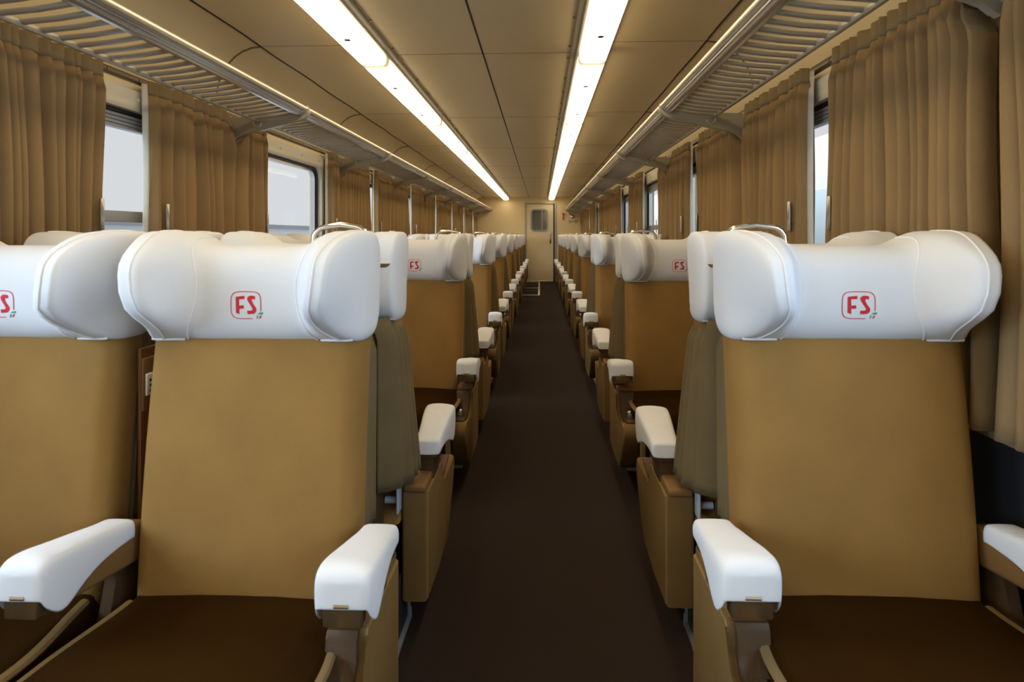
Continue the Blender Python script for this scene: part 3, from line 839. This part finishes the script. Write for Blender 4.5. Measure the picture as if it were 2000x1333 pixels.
def make_arm_parts(t, s, aisle):
    """armrest on local side s (x from .26 to .35), with its white cover and ashtray, then the side panel"""
    xc = s * (0.328 if aisle else 0.301); wf = 1.0 if aisle else 0.86
    bm = bmesh.new(); rings = []
    for v in [0, 0.03, 0.08, 0.3, 0.6, 0.9, 0.97, 1.0]:
        u = (0.29 + 0.285 * v) if aisle else (0.225 + 0.35 * v)
        k = 1 - 0.3 * (1 if v in (0, 1.0) else 0) - 0.08 * (1 if v in (0.03, 0.97) else 0)
        zb_ = (0.512 if aisle else 0.468) + 0.045 * v; zt_ = 0.560 + 0.040 * v; m_ = (zb_ + zt_) / 2; hh = (zt_ - zb_) / 2 * k; hw = 0.040 * k * wf
        rings.append([(xc + p[0], u, m_ + p[1]) for p in rrect(hw, hh, 0.012 * k, 3)])
    loft(bm, rings)
    arm = obj('armrest', bm, 'leather' if not aisle else 'leather_dark', t)
    # cover
    bm = bmesh.new(); rings = []
    vs_ = [0, 0.012, 0.04, 0.1, 0.2, 0.35, 0.5, 0.65, 0.78, 0.86, 0.92, 0.96, 0.985, 1.0]
    for v in vs_:
        u = 0.282 + 0.302 * v
        f = max(0, (v - 0.86) / 0.14); e = math.sqrt(max(0, 1 - f * f))
        e2 = 0.90 if v == 0 else (0.97 if v == 0.012 else 1.0)
        hw = wf * (0.042 + 0.013 * sstep(0.1, 0.85, v)) * (0.86 + 0.14 * e) * e2
        zt_ = 0.577 + 0.052 * v - (0.006 if v == 0 else 0.001 if v == 0.012 else 0)
        dep = 0.040 + 0.036 * sstep(0.0, 0.8, v)
        zl = zt_ - dep
        top = zt_ - (0.030 * (1 - e))
        zs_out = zl - 0.042 * math.exp(-((v - 0.80) / 0.16) ** 2)
        if v > 0.97: zs_out = zl
        prof_ = [(-0.97, zs_out), (-1.0, zl + 0.006), (-1.01, (top + zl) / 2), (-1.0, top - 0.014), (-0.94, top - 0.005), (-0.82, top), (-0.4, top + 0.002), (0, top + 0.003), (0.4, top + 0.002), (0.82, top), (0.94, top - 0.005), (1.0, top - 0.014), (1.01, (top + zl) / 2), (1.0, zl + 0.006), (0.97, zs_out)]
        rings.append([(xc + a_ * hw, u, z + 0.0012 * math.sin(u * 60 + a_ * 3)) for a_, z in prof_])
    V = loft(bm, rings, closed=False, cap=False)
    for last, dep2 in ((V[-1], 0), (V[0], 1)):
        nn = len(last)
        for i in range(nn // 2):
            j = nn - 1 - i
            if i + 1 < j - 1: bm.faces.new((last[i], last[i + 1], last[j - 1], last[j]))
            elif i + 1 == j - 1: bm.faces.new((last[i], last[i + 1], last[j]))
    c = obj('armrest_cover', bm, 'cover', arm, solid=0.003, angle=None)
    m2 = c.modifiers.new('sub', 'SUBSURF'); m2.levels = 1; m2.render_levels = 1
    bm = bmesh.new()
    box(bm, xc - 0.038 * wf, xc + 0.038 * wf, 0.545, 0.579, 0.516, 0.572, bev=0.005)
    tube(bm, [(xc - 0.014, 0.582, 0.560), (xc + 0.014, 0.582, 0.560)], 0.005, 8)
    obj('ashtray', bm, 'bronze', arm)
    if aisle:
        bm = bmesh.new()
        pr = [(0.185, 0.12), (0.40, 0.12), (0.60, 0.12), (0.66, 0.17), (0.75, 0.26), (0.795, 0.315), (0.800, 0.345), (0.785, 0.368), (0.755, 0.372), (0.70, 0.362), (0.62, 0.345), (0.55, 0.345), (0.50, 0.362), (0.478, 0.395), (0.470, 0.44), (0.465, 0.455), (0.185, 0.455)]
        extrude_poly(bm, pr, 'x', s * 0.262, s * 0.348, bev=0.013)
        ped = obj('side_panel', bm, 'velvet_panel', t, angle=50)
        bm = bmesh.new()
        pts = [(s * 0.349, u, z) for u, z in pr[5:] ]
        q = [(s * 0.3445, 0.60 - 0.004, 0.126), (s * 0.3445, 0.75 - 0.006, 0.262)] + [(s * 0.3445, u - (0.006 if u > 0.5 else 0) + (0.006 if u < 0.2 else 0), z - 0.006) for u, z in pr[5:]] + [(s * 0.3445, 0.191, 0.13)]
        tube(bm, q, 0.0028, 6); obj('piping', bm, 'piping', ped)
        bm = bmesh.new()
        up = [(0.4755, 0.452), (0.486, 0.440), (0.489, 0.398), (0.508, 0.369), (0.553, 0.352), (0.62, 0.352), (0.70, 0.369), (0.752, 0.379)]
        lo = [(0.752, 0.360), (0.70, 0.352), (0.62, 0.336), (0.55, 0.335), (0.49, 0.355), (0.465, 0.395), (0.460, 0.452)]
        extrude_poly(bm, up + lo, 'x', s * 0.264, s * 0.330, bev=0.003, seg=2); obj('inner_pad', bm, 'leather_dark', ped)
        bm = bmesh.new(); box(bm, s * 0.266, s * 0.342, 0.180, 0.472, 0.448, 0.476, bev=0.011, seg=3); obj('top_pad', bm, 'leather', ped)
        bm = bmesh.new()
        extrude_poly(bm, [(0.30, 0.45), (0.32, 0.36), (0.40, 0.36), (0.43, 0.52), (0.42, 0.545), (0.30, 0.53)], 'x', s * 0.296, s * 0.346, bev=0.008); obj('armrest_post', bm, 'leather_dark', t)
        bm = bmesh.new(); box(bm, s * 0.268, s * 0.306, 0.545, 0.590, 0.352, 0.388, bev=0.004); obj('release_lever', bm, 'chrome', t)
    else:
        bm = bmesh.new()
        extrude_poly(bm, [(0.20, 0.12), (0.50, 0.12), (0.50, 0.26), (0.34, 0.34), (0.31, 0.49), (0.22, 0.49)], 'x', s * 0.292, s * 0.320, bev=0.008); obj('armrest_post', bm, 'leather_dark', t)
def make_gusset(s, flare):
    bm = bmesh.new(); rows = 16; colsn = 32; V = []
    for r in range(rows + 1):
        z = 0.50 + 0.495 * r / rows
        ur = 0.045; uf = back_front(z) - (0.018 if flare else 0.112)
        row = []
        spread = 1 - r / rows
        for c in range(colsn + 1):
            v = c / colsn
            fold = 0.0085 * (1 - 2 * abs(math.sin(v * PI * 4.5 + 0.3)) ** 0.8) * (1 if flare else 0.5) * sstep(0, 0.1, v) * (1 - sstep(0.9, 1, v))
            fl = (0.044 if flare else 0.0) * spread ** 0.8 * sstep(0.0, 0.5, v) * (1 - sstep(0.86, 1.0, v))
            row.append(bm.verts.new((s * (0.222 + (0.0425 if flare else 0.034) * sstep(0, 0.12, v) + fold + fl - 0.020 * sstep(0.86, 1.0, r / rows)), ur + (uf - ur) * v, z)))
        V.append(row)
    for r in range(rows):
        for c in range(colsn): bm.faces.new((V[r][c], V[r][c + 1], V[r + 1][c + 1], V[r + 1][c]))
    return bm
shared = {}
def build(key, fn):
    if key not in shared: shared[key] = fn
    return shared[key]()
def make_seat(a, window, handle=True):
    """a: local side of the aisle. window seats only carry the wall-side armrest"""
    t = thing('train_seat', 'x', 'seat')
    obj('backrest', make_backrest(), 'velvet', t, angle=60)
    bm = bmesh.new(); box(bm, -0.225, 0.225, 0.052, 0.13, 0.22, 0.99, bev=0.02, seg=3); obj('back_shell', bm, 'leather_dark', t)
    for s in (-1, 1): obj('side_gusset', make_gusset(s, s == a and not window and not handle), 'gusset', t, solid=0.003, angle=None)
    cov = obj('headrest_cover', make_headrest_cover(), 'cover', t, angle=None)
    obj('seam', make_seams(), 'seam', cov)
    obj('emblem', make_emblem(), ['red', 'green'], cov, smooth=False)['label'] = 'red rounded emblem with two bold red letters'
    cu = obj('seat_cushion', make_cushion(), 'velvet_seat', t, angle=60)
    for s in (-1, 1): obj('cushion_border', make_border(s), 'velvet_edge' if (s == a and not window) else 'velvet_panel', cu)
    bm = bmesh.new(); box(bm, -0.235, 0.235, 0.04, 0.80, 0.19, 0.30, bev=0.01); obj('seat_frame', bm, 'dark_metal', t)
    bm = bmesh.new(); box(bm, -0.26, 0.26, 0.022, 0.30, 0.012, 0.20, bev=0.006); pl = obj('plinth', bm, 'dark_metal', t)
    bm = bmesh.new(); box(bm, -0.272, 0.272, 0.012, 0.312, 0.0, 0.014, bev=0.003); box(bm, -0.272, 0.272, 0.296, 0.306, 0.0, 0.04, bev=0.003)
    box(bm, -0.268, -0.256, 0.294, 0.306, 0.0, 0.20, bev=0.003); box(bm, 0.256, 0.268, 0.294, 0.306, 0.0, 0.20, bev=0.003)
    obj('base_edging', bm, 'grey_metal', pl)
    if window:
        make_arm_parts(t, -a, False)
    else:
        make_arm_parts(t, a, True); make_arm_parts(t, -a, False)
        # grab handle on the top of the back, aisle end
        bm = bmesh.new(); xa, xb = a * 0.085, a * 0.235
        pts = [(xa, 0.062, 1.13), (xa, 0.062, 1.205)]
        r_ = 0.036
        for q in range(1, 5): pts.append((xa + a * r_ * (1 - math.cos(R(22.5 * q))), 0.062, 1.216 + r_ * math.sin(R(22.5 * q))))
        pts.append(((xa + xb) / 2, 0.062, 1.257))
        for q in range(4, 0, -1): pts.append((xb - a * r_ * (1 - math.cos(R(22.5 * q))), 0.062, 1.216 + r_ * math.sin(R(22.5 * q))))
        pts += [(xb, 0.062, 1.205), (xb, 0.062, 1.13)]
        tube(bm, pts, 0.0075, 10)
        if handle: obj('grab_handle', bm, 'chrome', t)
        else: bm.free()
        bm = bmesh.new()
        tube(bm, [(a * 0.22, 0.155, 0.44), (a * 0.262, 0.155, 0.44)], 0.011, 10); box(bm, a * 0.258, a * 0.266, 0.130, 0.180, 0.405, 0.480, bev=0.0035, seg=3)
        obj('recline_lever', bm, 'pale_plastic', t)
    return t
protos = {}
def place(x, yplane, away, aisle_world, window, label, group):
    rot = 0 if away else PI
    a = aisle_world if away else -aisle_world
    key = (a, window, away)
    if key not in protos: t = protos[key] = make_seat(a, window, not away)
    else: t = copy_tree(protos[key])
    t.location = (x, yplane, 0); t.rotation_euler = (0, 0, rot); t.scale = (0.96 if x < 0 else 1.02, 1, 1)
    tag(t, label, 'seat', group)
    return t
RANK = ['nearest', 'second', 'third', 'fourth', 'fifth', 'sixth', 'seventh', 'eighth']
for k in range(9):
    yp = PAIR0 + P * k
    for away in (False, True):
        if k == 8:
            if away: continue
            yy = YEND - 0.045; wh = 'backing onto the end wall'
        else:
            yy = yp
            wh = ('facing the camera' if not away else 'facing away') + ', %s back-to-back pair' % RANK[k]
        dy = -0.04 if (k == 0 and not away) else 0.0
        place(-0.355, yy + dy, away, 1, False, 'ochre velvet seat left of the aisle, ' + wh, 'seats in the row left of the aisle')
        place(-0.940, yy + dy, away, 1, True, 'ochre velvet seat by the left windows, ' + wh, 'seats along the left windows')
        place(1.046, yy - dy / 2, away, -1, False, 'ochre velvet single seat on the right, ' + wh, 'single seats right of the aisle')

# wooden panel with a socket in the gap between the two nearest left seats
t = thing('socket_panel', 'red-brown wooden panel with a white power socket between the two nearest left seats', 'panel', (-0.668, 1.80, 0))
bm = bmesh.new(); box(bm, -0.005, 0.004, -0.215, 0.20, 0.0, 0.950, bev=0.002); obj('board', bm, 'wood', t)
bm = bmesh.new(); box(bm, 0.003, 0.009, -0.213, -0.11, 0.795, 0.925, bev=0.002); obj('socket_plate', bm, 'leather', t)
bm = bmesh.new(); box(bm, 0.008, 0.014, -0.205, -0.150, 0.832, 0.886, bev=0.002); so = obj('power_socket', bm, 'white_plastic', t)
for q in range(3):
    for yq in (-0.192, -0.170):
        bm = bmesh.new(); tube(bm, [(0.0125, yq, 0.843 + q * 0.013), (0.0148, yq, 0.843 + q * 0.013)], 0.0038, 10); obj('pin_hole', bm, 'black', so)

# ================================================================== OUTSIDE
bm = bmesh.new(); box(bm, -60, 60, -40, 80, -1.4, -1.2); struct('ground', bm, 'ground')
t = thing('parked_train', 'pale train carriage with a blue band standing outside the right windows', 'train', (5.2, 8, -1.2))
bm = bmesh.new()
sec = [(-1.4, 0.9), (-1.42, 1.6), (-1.4, 3.0), (-1.2, 3.6), (-0.6, 3.95), (0.6, 3.95), (1.2, 3.6), (1.4, 3.0), (1.42, 1.6), (1.4, 0.9)]
extrude_poly(bm, sec, 'y', -13, 30); obj('body', bm, 'train_white', t)
bm = bmesh.new(); box(bm, -1.44, -1.39, -12.9, 29.9, 2.15, 3.0, bev=0.01); obj('window_band', bm, 'train_blue', t)
bm = bmesh.new()
for q in range(14): box(bm, -1.445, -1.40, -12 + q * 3.0, -11.1 + q * 3.0, 1.0, 2.0, bev=0.02)
obj('door_panel', bm, 'train_blue', t)
bm = bmesh.new(); box(bm, -1.0, 1.0, -12.5, 29.5, 0.1, 0.95, bev=0.05); obj('undercarriage', bm, 'grey_metal', t)
t = thing('platform_building', 'low pale building with a blue window band outside the left windows', 'building', (-16, 14, -1.2))
bm = bmesh.new(); box(bm, -3, 3, -14, 26, 0, 2.75); obj('wall', bm, 'train_white', t, smooth=False)
bm = bmesh.new()
for q in range(12): box(bm, 2.95, 3.05, -13 + q * 3.2, -11.2 + q * 3.2, 1.4, 2.2)
obj('window', bm, 'train_blue', t, smooth=False)
bm = bmesh.new(); box(bm, -3.3, 3.4, -14.3, 26.3, 2.75, 2.95); obj('roof', bm, 'grey_metal', t, smooth=False)
